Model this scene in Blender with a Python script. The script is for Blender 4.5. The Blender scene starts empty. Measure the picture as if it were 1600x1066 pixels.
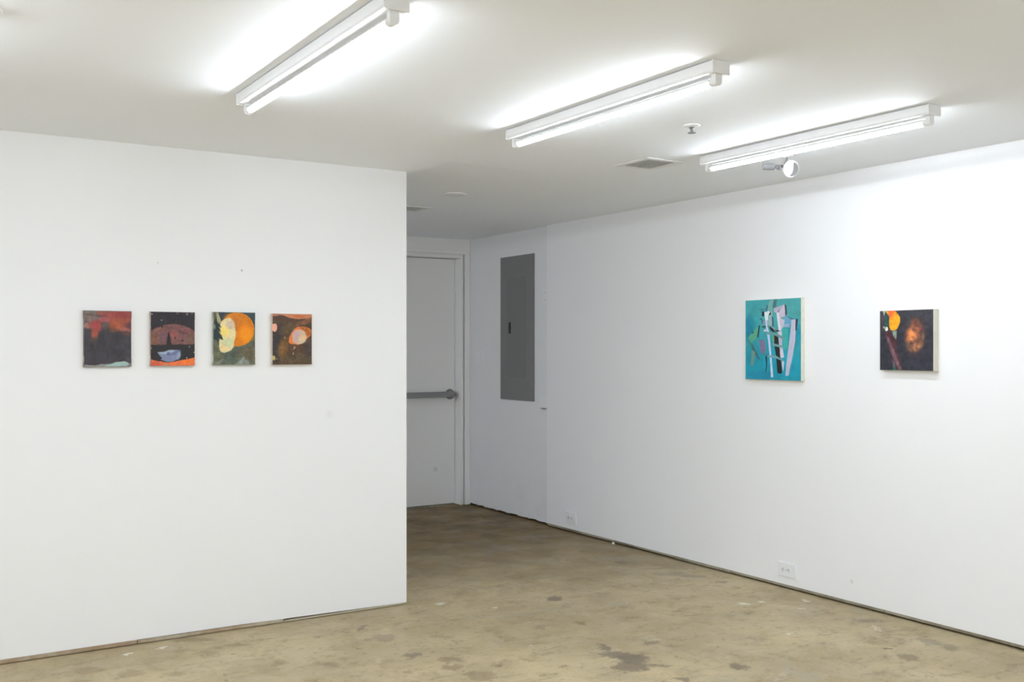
import bpy, bmesh, math, random
import numpy as np
from mathutils import Vector, Matrix
random.seed(4)
SC = bpy.context.scene
COL = SC.collection
H = 1.37            # camera height
CEIL = 2.313        # ceiling height
LY = 4.90           # face of the left wall
LX = 2.43           # its free corner
RX = 4.41           # face of the right wall
RX2 = 4.440         # older, slightly recessed wall at the far end
SEAM = 6.475        # where the right wall's sheet ends
BY = 7.72           # door wall
WX, NY = -3.4, -3.0  # unseen far sides of the room

# ---------------------------------------------------------------- materials
def lin(c):
    c = [x/255 for x in c[:3]]
    return tuple(x/12.92 if x <= .04045 else ((x+.055)/1.055)**2.4 for x in c)

def mat(name, col, rough=.6, metal=0, emit=0, spec=.5):
    m = bpy.data.materials.new(name); m.use_nodes = True
    b = m.node_tree.nodes['Principled BSDF']
    b.inputs['Base Color'].default_value = (*col, 1)
    b.inputs['Roughness'].default_value = rough
    b.inputs['Metallic'].default_value = metal
    b.inputs['Specular IOR Level'].default_value = spec
    if emit:
        b.inputs['Emission Color'].default_value = (.87, .93, 1, 1)
        b.inputs['Emission Strength'].default_value = emit
    return m

class NT:
    """small helper for writing node graphs"""
    def __init__(s, m):
        s.t = m.node_tree; s.n = s.t.nodes; s.l = s.t.links; s.b = s.n['Principled BSDF']
    def new(s, kind, **kw):
        n = s.n.new(kind)
        for k, v in kw.items(): setattr(n, k, v)
        return n
    def put(s, sock, v):
        if isinstance(v, bpy.types.NodeSocket): s.l.new(v, sock)
        elif isinstance(v, (tuple, list)) and len(v) == 3 and sock.type == 'RGBA': sock.default_value = (*v, 1)
        else: sock.default_value = v
    def math(s, op, a, b=None, c=None, clamp=False):
        n = s.new('ShaderNodeMath', operation=op, use_clamp=clamp)
        for i, v in enumerate((a, b, c)):
            if v is not None: s.put(n.inputs[i], v)
        return n.outputs[0]
    def vmath(s, op, a, b=None):
        n = s.new('ShaderNodeVectorMath', operation=op)
        s.put(n.inputs[0], a)
        if b is not None:
            if op == 'SCALE': s.put(n.inputs['Scale'], b)
            else: s.put(n.inputs[1], b)
        return n.outputs['Value'] if op in ('LENGTH', 'DOT_PRODUCT') else n.outputs[0]
    def noise(s, vec, scale, detail=5, rough=.6, dist=0, col=False):
        n = s.new('ShaderNodeTexNoise')
        s.put(n.inputs['Vector'], vec)
        n.inputs['Scale'].default_value = scale; n.inputs['Detail'].default_value = detail
        n.inputs['Roughness'].default_value = rough; n.inputs['Distortion'].default_value = dist
        return n.outputs['Color' if col else 'Fac']
    def step(s, v, lo, hi, a=0, b=1):
        n = s.new('ShaderNodeMapRange', interpolation_type='SMOOTHSTEP')
        s.put(n.inputs[0], v)
        for i, x in enumerate((lo, hi, a, b)): n.inputs[i+1].default_value = x
        return n.outputs[0]
    def mix(s, f, a, b):
        n = s.new('ShaderNodeMix', data_type='RGBA')
        s.put(n.inputs[0], f); s.put(n.inputs[6], a); s.put(n.inputs[7], b)
        return n.outputs[2]
    def bump(s, h, strength, dist=.002):
        n = s.new('ShaderNodeBump'); s.put(n.inputs['Height'], h)
        n.inputs['Strength'].default_value = strength; n.inputs['Distance'].default_value = dist
        s.l.new(n.outputs[0], s.b.inputs['Normal'])
    def pos(s):
        return s.new('ShaderNodeNewGeometry').outputs['Position']

def paint_mat(name, col, rough=.55, dirt=.04, marks=(), base_dirt=0):
    """rolled wall paint: faint roller texture, faint wear, a few named marks (x,y,z,radius,darkness)"""
    m = mat(name, col, rough, spec=.3); t = NT(m); p = t.pos()
    big = t.noise(p, 1.3, 4, .55)
    c = t.mix(t.step(big, .35, .7, 0, dirt*.6), col, tuple(x*.8 for x in col))
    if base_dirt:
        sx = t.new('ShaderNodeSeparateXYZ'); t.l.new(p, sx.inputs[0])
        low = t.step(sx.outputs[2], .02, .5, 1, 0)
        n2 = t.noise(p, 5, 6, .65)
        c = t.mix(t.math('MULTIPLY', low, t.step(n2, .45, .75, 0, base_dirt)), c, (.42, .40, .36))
    if marks:
        dv = t.vmath('SCALE', t.noise(p, 60, 3, .6, col=True), .014)
        q = t.vmath('ADD', p, t.vmath('SUBTRACT', dv, (.007, .007, .007)))
        for x, y, z, r, d in marks:
            dd = t.vmath('LENGTH', t.vmath('SUBTRACT', q, (x, y, z)))
            c = t.mix(t.step(dd, r*.3, r, d, 0), c, (.30, .29, .28))
    t.l.new(c, t.b.inputs['Base Color'])
    t.bump(t.noise(p, 260, 3, .6), .12, .0006)
    return m

W = (.885, .90, .925)
M = {}
M['wall'] = paint_mat('white_wall_paint', W, marks=[(1.139, 4.9, 1.769, .005, .5), (1.537, 4.9, 1.75, .006, .7), (1.99, 4.9, 1.03, .03, .07), (RX, 3.60, .13, .014, .25)])
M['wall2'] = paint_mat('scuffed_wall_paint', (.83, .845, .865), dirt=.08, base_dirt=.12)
M['ceil'] = paint_mat('ceiling_paint', (.89, .925, .975), .7)
M['door'] = paint_mat('door_paint', (.86, .865, .87), .45, dirt=.05, marks=[(4.15, 7.8, .32, .03, .25)])
M['trim'] = mat('trim_paint', (.88, .885, .89), .4)
M['plastic'] = mat('white_plastic', (.85, .87, .89), .35)
M['enamel'] = mat('white_enamel', (.83, .84, .86), .35)
M['vent'] = mat('vent_enamel', (.80, .81, .83), .45)
M['dark'] = mat('dark_slot', (.03, .03, .03), .7)
M['ductgrey'] = mat('duct_inside', (.58, .58, .59), .7)
M['panel'] = mat('panel_grey', lin((126, 126, 127)), .5)
M['panel2'] = mat('panel_door_grey', lin((121, 121, 122)), .45)
M['steel'] = mat('satin_steel', (.33, .33, .34), .38, .85)
M['chrome'] = mat('sprinkler_metal', (.28, .28, .28), .4, .7)
M['screw'] = mat('screw_metal', (.35, .35, .35), .4, .8)
M['tube'] = mat('glowing_tube', (.9, .9, .9), .4, emit=86)
M['lampgrey'] = mat('lamp_grey_plastic', (.18, .18, .185), .5)
M['lens'] = mat('lamp_lens', (.9, .9, .9), .25)
M['chip'] = mat('plaster', (.75, .73, .68), .8)
M['black'] = mat('black_plastic', (.02, .02, .02), .4)

# concrete floor --------------------------------------------------------------
def floor_mat():
    m = mat('stained_concrete', (.4, .36, .26), .55, spec=.35); t = NT(m); p = t.pos()
    warp = t.vmath('SCALE', t.vmath('SUBTRACT', t.noise(p, 6, 5, .65, col=True), (.5, .5, .5)), .16)
    q = t.vmath('ADD', p, warp)
    a, b = FLOOR_A, FLOOR_B
    c = t.mix(t.step(t.noise(q, 1.1, 6, .6), .36, .64), a, b)
    c = t.mix(t.step(t.noise(q, 3.4, 9, .76, .4), .47, .60, 0, .55), c, tuple(x*.68 for x in (a[0], a[1]*.98, a[2]*.96)))
    c = t.mix(t.step(t.noise(p, 6, 10, .78), .53, .64, 0, .5), c, (.225, .165, .10))
    c = t.mix(t.step(t.noise(q, 2.2, 6, .65, 1.0), .55, .70, 0, .45), c, (.36, .335, .26))
    c = t.mix(t.step(t.noise(q, 4.6, 7, .7, .6), .60, .70, 0, .55), c, (.54, .47, .32))
    # floor colour darkened and warmed into the passage, to imitate its dimness
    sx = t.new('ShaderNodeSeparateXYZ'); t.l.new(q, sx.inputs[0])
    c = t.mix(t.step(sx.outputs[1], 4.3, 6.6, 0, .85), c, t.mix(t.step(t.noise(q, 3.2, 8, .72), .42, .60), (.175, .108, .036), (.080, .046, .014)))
    c = t.mix(t.step(t.noise(p, 22, 7, .75), .56, .66, 0, .6), c, (.16, .12, .078))
    st = t.new('ShaderNodeMapping'); t.l.new(q, st.inputs['Vector']); st.inputs['Rotation'].default_value = (0, 0, .5); st.inputs['Scale'].default_value = (3, 16, 1)
    c = t.mix(t.step(t.noise(st.outputs[0], 1.0, 7, .7), .54, .68, 0, .5), c, (.22, .17, .11))
    # separate stains, where they lie on the slab: x, y, half length, half width, turn, depth
    w2 = t.vmath('SCALE', t.vmath('SUBTRACT', t.noise(p, 14, 8, .78, col=True), (.5, .5, .5)), .20)
    q2 = t.vmath('ADD', p, w2)
    for x, y, rx, ry, rot, d, colr in STAINS:
        mp = t.new('ShaderNodeMapping', vector_type='TEXTURE')
        t.l.new(q2, mp.inputs['Vector'])
        mp.inputs['Location'].default_value = (x, y, 0); mp.inputs['Rotation'].default_value = (0, 0, rot)
        mp.inputs['Scale'].default_value = (rx, ry, 1)
        c = t.mix(t.step(t.vmath('LENGTH', mp.outputs[0]), .7, 1.12, d, 0), c, colr)
    # dried white paint: fine drips all over plus the few big ones
    vo = t.new('ShaderNodeTexVoronoi'); t.l.new(p, vo.inputs['Vector']); vo.inputs['Scale'].default_value = 5.5
    wv = t.step(vo.outputs['Distance'], .018, .034, 1, 0)
    c = t.mix(t.math('MULTIPLY', wv, t.step(t.noise(p, 2.1, 2), .5, .56)), c, (.62, .60, .52))
    t.l.new(c, t.b.inputs['Base Color'])
    t.l.new(t.step(t.noise(q, 4, 5), .3, .7, .42, .72), t.b.inputs['Roughness'])
    t.bump(t.noise(p, 25, 6, .7), .25, .003)
    return m
FLOOR_A = (.51, .42, .26)
FLOOR_B = (.39, .315, .19)
GR = (.155, .125, .092); BR = (.18, .125, .072); WH = (.68, .66, .58); DK = (.10, .08, .06)
STAINS = [
    (2.845, 3.716, 0.027, 0.071, -0.56, 0.75, GR),
    (2.820, 3.594, 0.069, 0.057, -0.56, 0.75, GR),
    (2.846, 3.500, 0.073, 0.075, -0.56, 0.80, GR),
    (2.766, 3.423, 0.083, 0.071, -0.56, 0.75, GR),
    (2.882, 3.370, 0.061, 0.018, -0.56, 0.60, GR),
    (3.083, 3.650, 0.041, 0.037, -0.56, 0.60, GR),
    (2.524, 3.576, 0.025, 0.023, -0.56, 0.60, BR),
    (2.287, 3.736, 0.031, 0.026, -0.56, 0.60, BR),
    (2.159, 3.665, 0.070, 0.075, -0.56, 0.50, BR),
    (2.170, 3.917, 0.062, 0.046, -0.56, 0.55, BR),
    (2.108, 3.828, 0.049, 0.044, -0.56, 0.55, BR),
    (2.049, 4.070, 0.046, 0.048, -0.56, 0.70, GR),
    (3.162, 4.571, 0.049, 0.057, -0.56, 0.80, GR),
    (2.992, 4.084, 0.028, 0.029, -0.56, 0.60, BR),
    (2.788, 4.145, 0.031, 0.035, -0.56, 0.45, BR),
    (4.060, 5.121, 0.049, 0.049, -0.56, 0.60, GR),
    (4.115, 4.694, 0.124, 0.071, -0.56, 0.35, GR),
    (4.183, 4.570, 0.077, 0.052, -0.56, 0.40, GR),
    (3.160, 3.164, 0.046, 0.058, -0.56, 0.75, GR),
    (2.838, 3.158, 0.036, 0.041, -0.56, 0.70, GR),
    (4.239, 3.366, 0.084, 0.038, -0.56, 0.45, GR),
    (3.895, 2.870, 0.045, 0.050, -0.56, 0.55, GR),
    (4.178, 2.958, 0.042, 0.056, -0.56, 0.50, GR),
    (4.182, 2.871, 0.044, 0.054, -0.56, 0.50, GR),
    (4.207, 4.377, 0.052, 0.033, -0.56, 0.45, GR),
    (3.928, 3.002, 0.023, 0.012, -0.56, 0.90, DK),
    (4.149, 3.230, 0.007, 0.060, -0.56, 0.90, WH),
    (3.953, 3.940, 0.024, 0.022, -0.56, 0.90, WH),
    (4.071, 3.914, 0.020, 0.020, -0.56, 0.90, WH),
    (4.293, 3.806, 0.021, 0.021, -0.56, 0.90, WH),
    (4.131, 3.701, 0.012, 0.016, -0.56, 0.90, WH),
    (3.735, 3.413, 0.014, 0.015, -0.56, 0.90, WH),
    (1.434, 4.644, 0.053, 0.042, -0.56, 0.45, BR),
    (0.978, 4.758, 0.026, 0.026, -0.56, 0.90, WH),
    (0.932, 4.471, 0.064, 0.045, -0.56, 0.35, BR),
    (1.500, 4.276, 0.033, 0.046, -0.56, 0.40, BR),
    (2.035, 4.594, 0.027, 0.057, -0.56, 0.60, GR),
    (2.057, 4.385, 0.066, 0.064, -0.56, 0.40, GR),
    (1.692, 4.123, 0.038, 0.036, -0.56, 0.35, BR),
    (1.137, 4.784, 0.017, 0.021, -0.56, 0.80, WH),
    (2.585, 4.821, 0.027, 0.027, -0.56, 0.70, WH),
    (2.786, 4.598, 0.024, 0.021, -0.56, 0.70, WH),
    (2.571, 3.902, 0.005, 0.013, -0.56, 0.90, WH),
    (0.792, 4.610, 0.070, 0.056, -0.56, 0.35, BR),
    (1.281, 4.838, 0.120, 0.044, -0.56, 0.40, BR),
]

# ---------------------------------------------------------------- mesh helpers
def bx(bm, x0, x1, y0, y1, z0, z1, bev=0, seg=2):
    vs = [bm.verts.new((x, y, z)) for x in (x0, x1) for y in (y0, y1) for z in (z0, z1)]
    f = [(0, 1, 3, 2), (4, 6, 7, 5), (0, 4, 5, 1), (2, 3, 7, 6), (0, 2, 6, 4), (1, 5, 7, 3)]
    fs = [bm.faces.new([vs[i] for i in q]) for q in f]
    if bev:
        es = {e for q in fs for e in q.edges}
        bmesh.ops.bevel(bm, geom=list(es), offset=bev, segments=seg, affect='EDGES', profile=.7)
    return vs

def lathe(bm, prof, mtx=Matrix(), seg=32, close=True):
    """profile of (radius, height) turned about local z, then moved by mtx"""
    rings = []
    for r, z in prof:
        if r < 1e-6: rings.append([bm.verts.new(mtx @ Vector((0, 0, z)))])
        else: rings.append([bm.verts.new(mtx @ Vector((r*math.cos(2*math.pi*i/seg), r*math.sin(2*math.pi*i/seg), z))) for i in range(seg)])
    for a, b in zip(rings, rings[1:]):
        for i in range(seg):
            j = (i+1) % seg
            if len(a) == 1 and len(b) == 1: continue
            if len(a) == 1: bm.faces.new((a[0], b[j], b[i]))
            elif len(b) == 1: bm.faces.new((a[i], a[j], b[0]))
            else: bm.faces.new((a[i], a[j], b[j], b[i]))

def aim(p, d):
    return Matrix.Translation(p) @ Vector(d).normalized().to_track_quat('Z', 'Y').to_matrix().to_4x4()

def rod(bm, a, b, r, r2=None, seg=14):
    a, b = Vector(a), Vector(b); L = (b-a).length
    lathe(bm, [(0, 0), (r, 0), (r2 or r, L), (0, L)], aim(a, b-a), seg)

def obj(name, bm, m, parent=None, smooth=False, bevel=0):
    bmesh.ops.recalc_face_normals(bm, faces=bm.faces)
    me = bpy.data.meshes.new(name); bm.to_mesh(me); bm.free()
    me.materials.append(m)
    if smooth:
        for p in me.polygons: p.use_smooth = True
        try: me.set_sharp_from_angle(angle=math.radians(38))
        except Exception: pass
    o = bpy.data.objects.new(name, me); COL.objects.link(o)
    if bevel:
        md = o.modifiers.new('b', 'BEVEL'); md.width = bevel; md.segments = 2; md.limit_method = 'ANGLE'
    if parent: o.parent = parent
    return o

def BM(): return bmesh.new()

def thing(name, label, cat, loc, group=None, rot=(0, 0, 0)):
    o = bpy.data.objects.new(name, None); COL.objects.link(o)
    o.empty_display_size = .05
    o.location = loc; o.rotation_euler = rot
    o['label'] = label; o['category'] = cat
    if group: o['group'] = group
    return o

def struct(o, label=None):
    o['kind'] = 'structure'
    if label: o['label'] = label
    return o

def copy_tree(o, parent=None):
    c = o.copy(); COL.objects.link(c); c.parent = parent
    for ch in list(o.children): copy_tree(ch, c)
    return c

# ---------------------------------------------------------------- the room
b = BM(); bx(b, WX-.15, RX+.3, NY-.15, BY+.3, -.12, 0)
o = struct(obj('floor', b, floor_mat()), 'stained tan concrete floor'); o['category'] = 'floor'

# ceiling: a sheet with the slightly uneven plaster by the passage corner
b = BM()
def czf(x, y):
    z = CEIL
    def sm(t): t = max(0, min(1, t)); return t*t*(3-2*t)
    # shallow hollow where the ceiling was patched next to the passage corner
    z += .013*sm((y-4.50)/.10)*sm((3.05-x)/.26)*sm((x-2.43)/.10)*sm((6.0-y)/1.2)
    return z
xs = sorted(set([WX-.15, -1, 1.5, RX+.3] + [2.1+.02*i for i in range(70)]))
ys = sorted(set([NY-.15, 0, 3.0, BY+.3] + [4.2+.025*i for i in range(80)]))
g = [[b.verts.new((x, y, czf(x, y))) for y in ys] for x in xs]
for i in range(len(xs)-1):
    for j in range(len(ys)-1):
        b.faces.new((g[i][j], g[i+1][j], g[i+1][j+1], g[i][j+1]))
top = [b.verts.new(v) for v in ((xs[0], ys[0], CEIL+.15), (xs[-1], ys[0], CEIL+.15), (xs[-1], ys[-1], CEIL+.15), (xs[0], ys[-1], CEIL+.15))]
b.faces.new(top)
o = struct(obj('ceiling', b, M['ceil'], smooth=True), 'white ceiling'); o['category'] = 'ceiling'

# left wall: a plasterboard sheet hung a finger above the slab, over its base plate
b = BM()
bx(b, WX, 1.5, LY, LY+.12, .021, CEIL+.03)
for v in bx(b, 1.5, LX, LY, LY+.12, 0, CEIL+.03):
    if v.co.z < .1: v.co.z = .021 if v.co.x < 2 else .010
struct(obj('wall_left', b, M['wall']))
b = BM()
bx(b, RX, RX+.013, NY, SEAM, .024, CEIL+.03, 0)
bx(b, RX+.013, RX+.15, NY, SEAM, .024, CEIL+.03)
struct(obj('wall_right', b, M['wall']))
b = BM()
n = 40
for i in range(n):
    y0 = SEAM+(BY-SEAM)*i/n; y1 = SEAM+(BY-SEAM)*(i+1)/n
    bx(b, RX2, RX2+.12, y0, y1, .012+.008*random.random(), CEIL+.03)
struct(obj('wall_recess', b, M['wall2']))
b = BM(); bx(b, WX-.12, WX, NY, BY+.14, 0, CEIL+.03); struct(obj('wall_west', b, M['wall']))
b = BM(); bx(b, WX-.12, RX+.15, NY-.12, NY, 0, CEIL+.03); struct(obj('wall_near', b, M['wall']))

# base plates seen in the gap under the plasterboard
def plate_mat(name, c1, c2):
    m = mat(name, c1, .8); t = NT(m); p = t.pos()
    t.l.new(t.mix(t.step(t.noise(p, 2.3, 6, .7), .42, .6), c1, c2), t.b.inputs['Base Color'])
    return m
pl = plate_mat('raw_base_plate', (.46, .42, .32), (.36, .26, .17))
b = BM()
x = WX
while x < LX-.01:
    w = random.choice((.25, .4, .7, .9)); x1 = min(x+w, LX-.006)
    if x > 1.5 and x < 1.56: pass
    else: bx(b, x, x1-.003, LY-.004+.002*random.random(), LY+.06, .002+.003*random.random(), (.0205 if x1 < 1.6 else .021-.011*(x1-1.5)/.93-.0004), .001, 1)
    x = x1
o = struct(obj('baseboard_left', b, pl))
pr = plate_mat('grey_base_plate', (.34, .31, .235), (.20, .17, .12))
b = BM(); y = NY
while y < SEAM-.01:
    y1 = min(y+random.choice((.3, .5, .8, 1.1)), SEAM)
    bx(b, RX-.001+.002*random.random(), RX+.08, y, y1-.004, .008+.004*random.random(), .0235)
    y = y1
struct(obj('baseboard_right', b, pr))

# door wall with its opening
DX0, DX1, DZ = 3.43, 4.344, 2.150
b = BM()
bx(b, WX, DX0-.05, BY, BY+.14, .012, CEIL+.03)
bx(b, DX0-.05, RX2+.12, BY, BY+.14, DZ+.03, CEIL+.03)
bx(b, DX1+.04, RX2+.12, BY, BY+.14, .012, CEIL+.03)
struct(obj('wall_back', b, M['wall2']))
b = BM(); bx(b, DX0-.3, RX2+.2, BY+.2, BY+.24, -.01, CEIL); struct(obj('black_board', b, M['dark']))  # unseen black board behind the door
b = BM(); bx(b, DX0-.11, RX2-.002, BY-.018, BY, 2.2085, CEIL); struct(obj('trim_1', b, M['trim'], bevel=.002), 'flat header board above the door')

d = bpy.data.objects.new('door_1', None); COL.objects.link(d); d.location = (DX0, BY, 0); d['kind'] = 'structure'
d['label'] = 'white exit door with a horizontal push bar at the end of the passage'; d['category'] = 'door'
def loc(o, parent):       # keep world coordinates of a mesh whose parent sits elsewhere
    o.parent = parent; o.matrix_parent_inverse = Matrix.Translation(-parent.location); return o
b = BM(); bx(b, DX0+.004, DX1-.004, BY+.085, BY+.13, .012, DZ-.004, .002)
loc(obj('door_panel', b, M['door']), d)
b = BM()   # steel frame: jamb lining, stop, face with a groove, on both sides and over the top
for s, e in ((DX1, 1), (DX0, -1)):
    def X(a): return s+e*a
    def bb(a0, a1, y0, y1, z0, z1, bev=.002):
        x0, x1 = sorted((X(a0), X(a1))); bx(b, x0, x1, y0, y1, z0, z1, bev)
    bb(0, .022, BY-.018, BY+.14, .006, DZ)
    bb(.018, .045, BY+.004, BY+.14, .006, DZ+.018, 0)
    bb(.040, .093, BY-.02, BY+.02, .006, DZ+.034)
bx(b, DX0-.022, DX1+.022, BY-.018, BY+.14, DZ, DZ+.020, .002)
bx(b, DX0-.045, DX1+.045, BY+.004, BY+.14, DZ+.018, DZ+.036, 0)
bx(b, DX0-.093, DX1+.093, BY-.02, BY+.02, DZ+.034, DZ+.058, .002)
loc(obj('door_frame', b, M['trim']), d)
# push bar
yb = BY+.085
b = BM(); bx(b, DX0+.12, DX1-.060, yb-.062, yb-.040, .944, .992, .008, 3)
bar = loc(obj('push_bar', b, M['steel'], smooth=True), d); bar['label'] = 'brushed steel push bar'
for xx in (DX1-.055, DX0+.09):
    b = BM()
    mt = aim((xx, yb, .968), (0, -1, 0))
    lathe(b, [(0, 0), (.044, 0), (.046, .006), (.040, .018), (.030, .024), (.027, .060), (.020, .068), (0, .068)], mt, 32)
    k = obj('bar_bracket', b, M['steel'], smooth=True)
    k.parent = bar
b = BM(); bx(b, DX0, DX1, BY+.06, BY+.15, 0, .006)
loc(obj('threshold', b, pr), d)

# ---------------------------------------------------------------- electrical panel
t = thing('electrical_panel', 'tall grey electrical panel cover set in the wall of the dim passage', 'electrical panel', (RX2, 6.938, 1.533))
b = BM(); bx(b, -.010, -.0005, -.25, .25, -.585, .585, .0015, 1); obj('cover', b, M['panel'], t)
b = BM(); bx(b, -.0125, -.0095, -.133, .150, -.402, .405, .0015, 1); pd = obj('panel_door', b, M['panel2'], t)
b = BM(); bx(b, -.017, -.010, .085, .115, -.045, .048, .002, 1); bx(b, -.021, -.015, .092, .108, -.012, .030, .002, 1)
k = obj('latch', b, M['black'], pd); k['label'] = 'black latch'
for yy, zz in ((-.225, .46), (-.225, .02), (-.225, -.2), (.225, .46), (.225, -.46), (-.225, -.46)):
    b = BM(); lathe(b, [(0, 0), (.006, 0), (.005, .003), (0, .004)], aim((-.010, yy, zz), (-1, 0, 0)), 12)
    obj('screw', b, M['screw'], t)

# ---------------------------------------------------------------- switch and socket plates
def plate_root(name, label, cat, x, y, z, w, h, group=None, dep=.008):
    t = thing(name, label, cat, (x, y, z), group)
    b = BM(); bx(b, -dep, .001, -w/2, w/2, -h/2, h/2, .003, 2)
    obj('cover_plate', b, M['plastic'], t, smooth=False)
    return t
t = plate_root('light_switch', 'white two-gang light switch plate between the door and the grey panel', 'light switch', RX2, 7.535, 1.287, .122, .116)
for yy in (-.024, .024):
    b = BM(); bx(b, -.0115, -.006, yy-.017, yy+.017, -.034, .034, .001, 1)
    obj('rocker', b, M['plastic'], t)
t = plate_root('light_switch', 'narrow white switch plate right of the grey panel near its top', 'light switch', RX2, 6.528, 1.772, .072, .114)
b = BM(); bx(b, -.011, -.006, -.006, .006, -.013, .013, .001, 1); bx(b, -.019, -.009, -.003, .003, -.001, .009, .001, 1); obj('toggle', b, M['plastic'], t)
for zz in (-.03, .03):
    b = BM(); lathe(b, [(0, 0), (.0035, 0), (.003, .0015), (0, .002)], aim((-.008, 0, zz), (-1, 0, 0)), 10); obj('screw', b, M['screw'], t)
t = thing('junction_box', 'square white blank junction box right of the grey panel at its foot', 'junction box', (RX2, 6.543, .953))
b = BM(); bx(b, -.016, .001, -.052, .052, -.050, .052, .003, 2); obj('cover', b, M['plastic'], t)
b = BM(); bx(b, -.013, .001, -.048, .048, -.054, -.0505); obj('bottom_strip', b, M['dark'], t)  # dark strip along the box's bottom edge

def outlet(label, y, z, w, h):
    t = plate_root('wall_outlet', label, 'outlet', RX, y, z, w, h, 'wall outlets above the floor', .009)
    for yy in (-.021, .021):
        b = BM()
        lathe(b, [(0, 0), (.0165, 0), (.016, .003), (0, .003)], aim((-.0085, yy, 0), (-1, 0, 0)), 24)
        s = obj('socket', b, M['plastic'], t)
        b = BM()
        for zz in (-.006, .006): bx(b, -.0120, -.0110, yy-.0045+.002, yy+.0045+.002, zz-.0014, zz+.0014)
        lathe(b, [(0, 0), (.0024, 0), (.0024, .001), (0, .001)], aim((-.0112, yy+.009*(1 if yy > 0 else 1), 0), (-1, 0, 0)), 10)
        obj('slots', b, M['dark'], s)
    b = BM(); lathe(b, [(0, 0), (.003, 0), (.0025, .0012), (0, .0015)], aim((-.009, 0, 0), (-1, 0, 0)), 10); obj('screw', b, M['screw'], t)
    return t
outlet('white sideways wall outlet at the shaded far end of the right wall', 6.147, .109, .128, .084)
outlet('white sideways wall outlet low on the bright right wall below the teal painting', 4.047, .110, .126, .080)

# ---------------------------------------------------------------- ceiling fittings
def make_batten(label, x, y0, y1):
    yc = (y0+y1)/2; L = (y1-y0)/2
    t = thing('tube_light', label, 'tube light', (x, yc, CEIL), 'bare-tube batten lights on the ceiling')
    b = BM()
    # folded sheet channel, a hair off the ceiling
    pr = [(-.036, -.003), (.036, -.003), (.037, -.034), (.034, -.041), (-.034, -.041), (-.037, -.034)]
    A = [b.verts.new((px, -L, pz)) for px, pz in pr]; B = [b.verts.new((px, L, pz)) for px, pz in pr]
    for i in range(6): b.faces.new((A[i], A[(i+1) % 6], B[(i+1) % 6], B[i]))
    b.faces.new(A); b.faces.new(B[::-1])
    obj('housing', b, M['enamel'], t)
    for s in (-1, 1):
        b = BM(); y = s*(L-.003)
        bx(b, -.0385, .0385, min(y, y+s*.006), max(y, y+s*.006), -.044, -.001, .001, 1)
        obj('end_cap', b, M['enamel'], t)
        b = BM(); ya, yb_ = sorted((s*(L-.030), s*(L-.010)))
        # lamp holder: rounded tongue that hangs from the channel
        pts = [(-.014, -.040), (-.014, -.066)] + [(.014*math.cos(a), -.066+.014*math.sin(a)) for a in [math.pi+math.pi*i/10 for i in range(1, 10)]] + [(.014, -.066), (.014, -.040)]
        A = [b.verts.new((px, ya, pz)) for px, pz in pts]; B = [b.verts.new((px, yb_, pz)) for px, pz in pts]
        n = len(pts)
        for i in range(n): b.faces.new((A[i], A[(i+1) % n], B[(i+1) % n], B[i]))
        b.faces.new(A); b.faces.new(B[::-1])
        obj('lamp_holder', b, M['plastic'], t)
    for s in (-1, 1):
        b = BM(); rod(b, (0, s*(L-.031), -.064), (0, s*(L-.046), -.064), .0135, seg=20)
        obj('tube_cap', b, M['enamel'], t, smooth=True)
    # the glowing cover reaches round the sides; a plain white back faces the channel
    def arc(a0, a1, rr):
        b = BM(); n = 16; y0_, y1_ = -(L-.0465), L-.0465
        ps = [(rr*math.cos(math.radians(a0+(a1-a0)*i/n)), -.064+rr*math.sin(math.radians(a0+(a1-a0)*i/n))) for i in range(n+1)]
        A = [b.verts.new((px_, y0_, pz)) for px_, pz in ps]; B = [b.verts.new((px_, y1_, pz)) for px_, pz in ps]
        for i in range(n): b.faces.new((A[i], A[i+1], B[i+1], B[i]))
        b.faces.new((A[0], B[0], B[-1], A[-1])); b.faces.new(A); b.faces.new(B[::-1])
        return b
    tb = obj('tube', arc(-187, 7, .0132), M['tube'], t, smooth=True); tb['label'] = 'glowing white tube'
    obj('tube_back', arc(8, 172, .0134), M['enamel'], t, smooth=True)
    return t
XL, XM, XR = 1.186, 2.360, 3.482
lt = make_batten('bare-tube light nearest the left wall, running off the top edge of the photo', XL, 2.452, 3.722)
def another(label, x, dy=0):
    c = copy_tree(lt); c.location = (x, lt.location.y+dy, CEIL); c['label'] = label; return c
another('bare-tube light on the ceiling, middle of the three, left of the sprinkler', XM)
another('bare-tube light nearest the right wall, with a small spotlight hanging just past it', XR)
for x, who in ((0.012, 'first'), (-1.162, 'second'), (-2.336, 'third')):  # unseen tubes: the first inferred from the ceiling glow, the others added
    another('unseen bare-tube light in the same row, %s one left of the photo edge' % who, x)
another('added bare-tube light in the unseen space behind the left wall', XL, 3.55)  # this and the next two: unseen tubes added to brighten the passage
another('second added bare-tube light in the unseen space behind the left wall', 0.012, 3.55)
another('third added bare-tube light in the unseen space behind the left wall', -1.162, 3.55)
for dy, row in ((-2.3, 'first'), (-4.6, 'second')):  # two unseen rows added to raise the room's ambient light
  for x, who in ((XM, 'nearest the right wall'), (XL, 'second from the right wall'), (0.012, 'third from the right wall'), (-1.162, 'fourth from the right wall')):
    another('added tube light in the %s row behind the camera, ' % row + who, x, dy)

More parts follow.
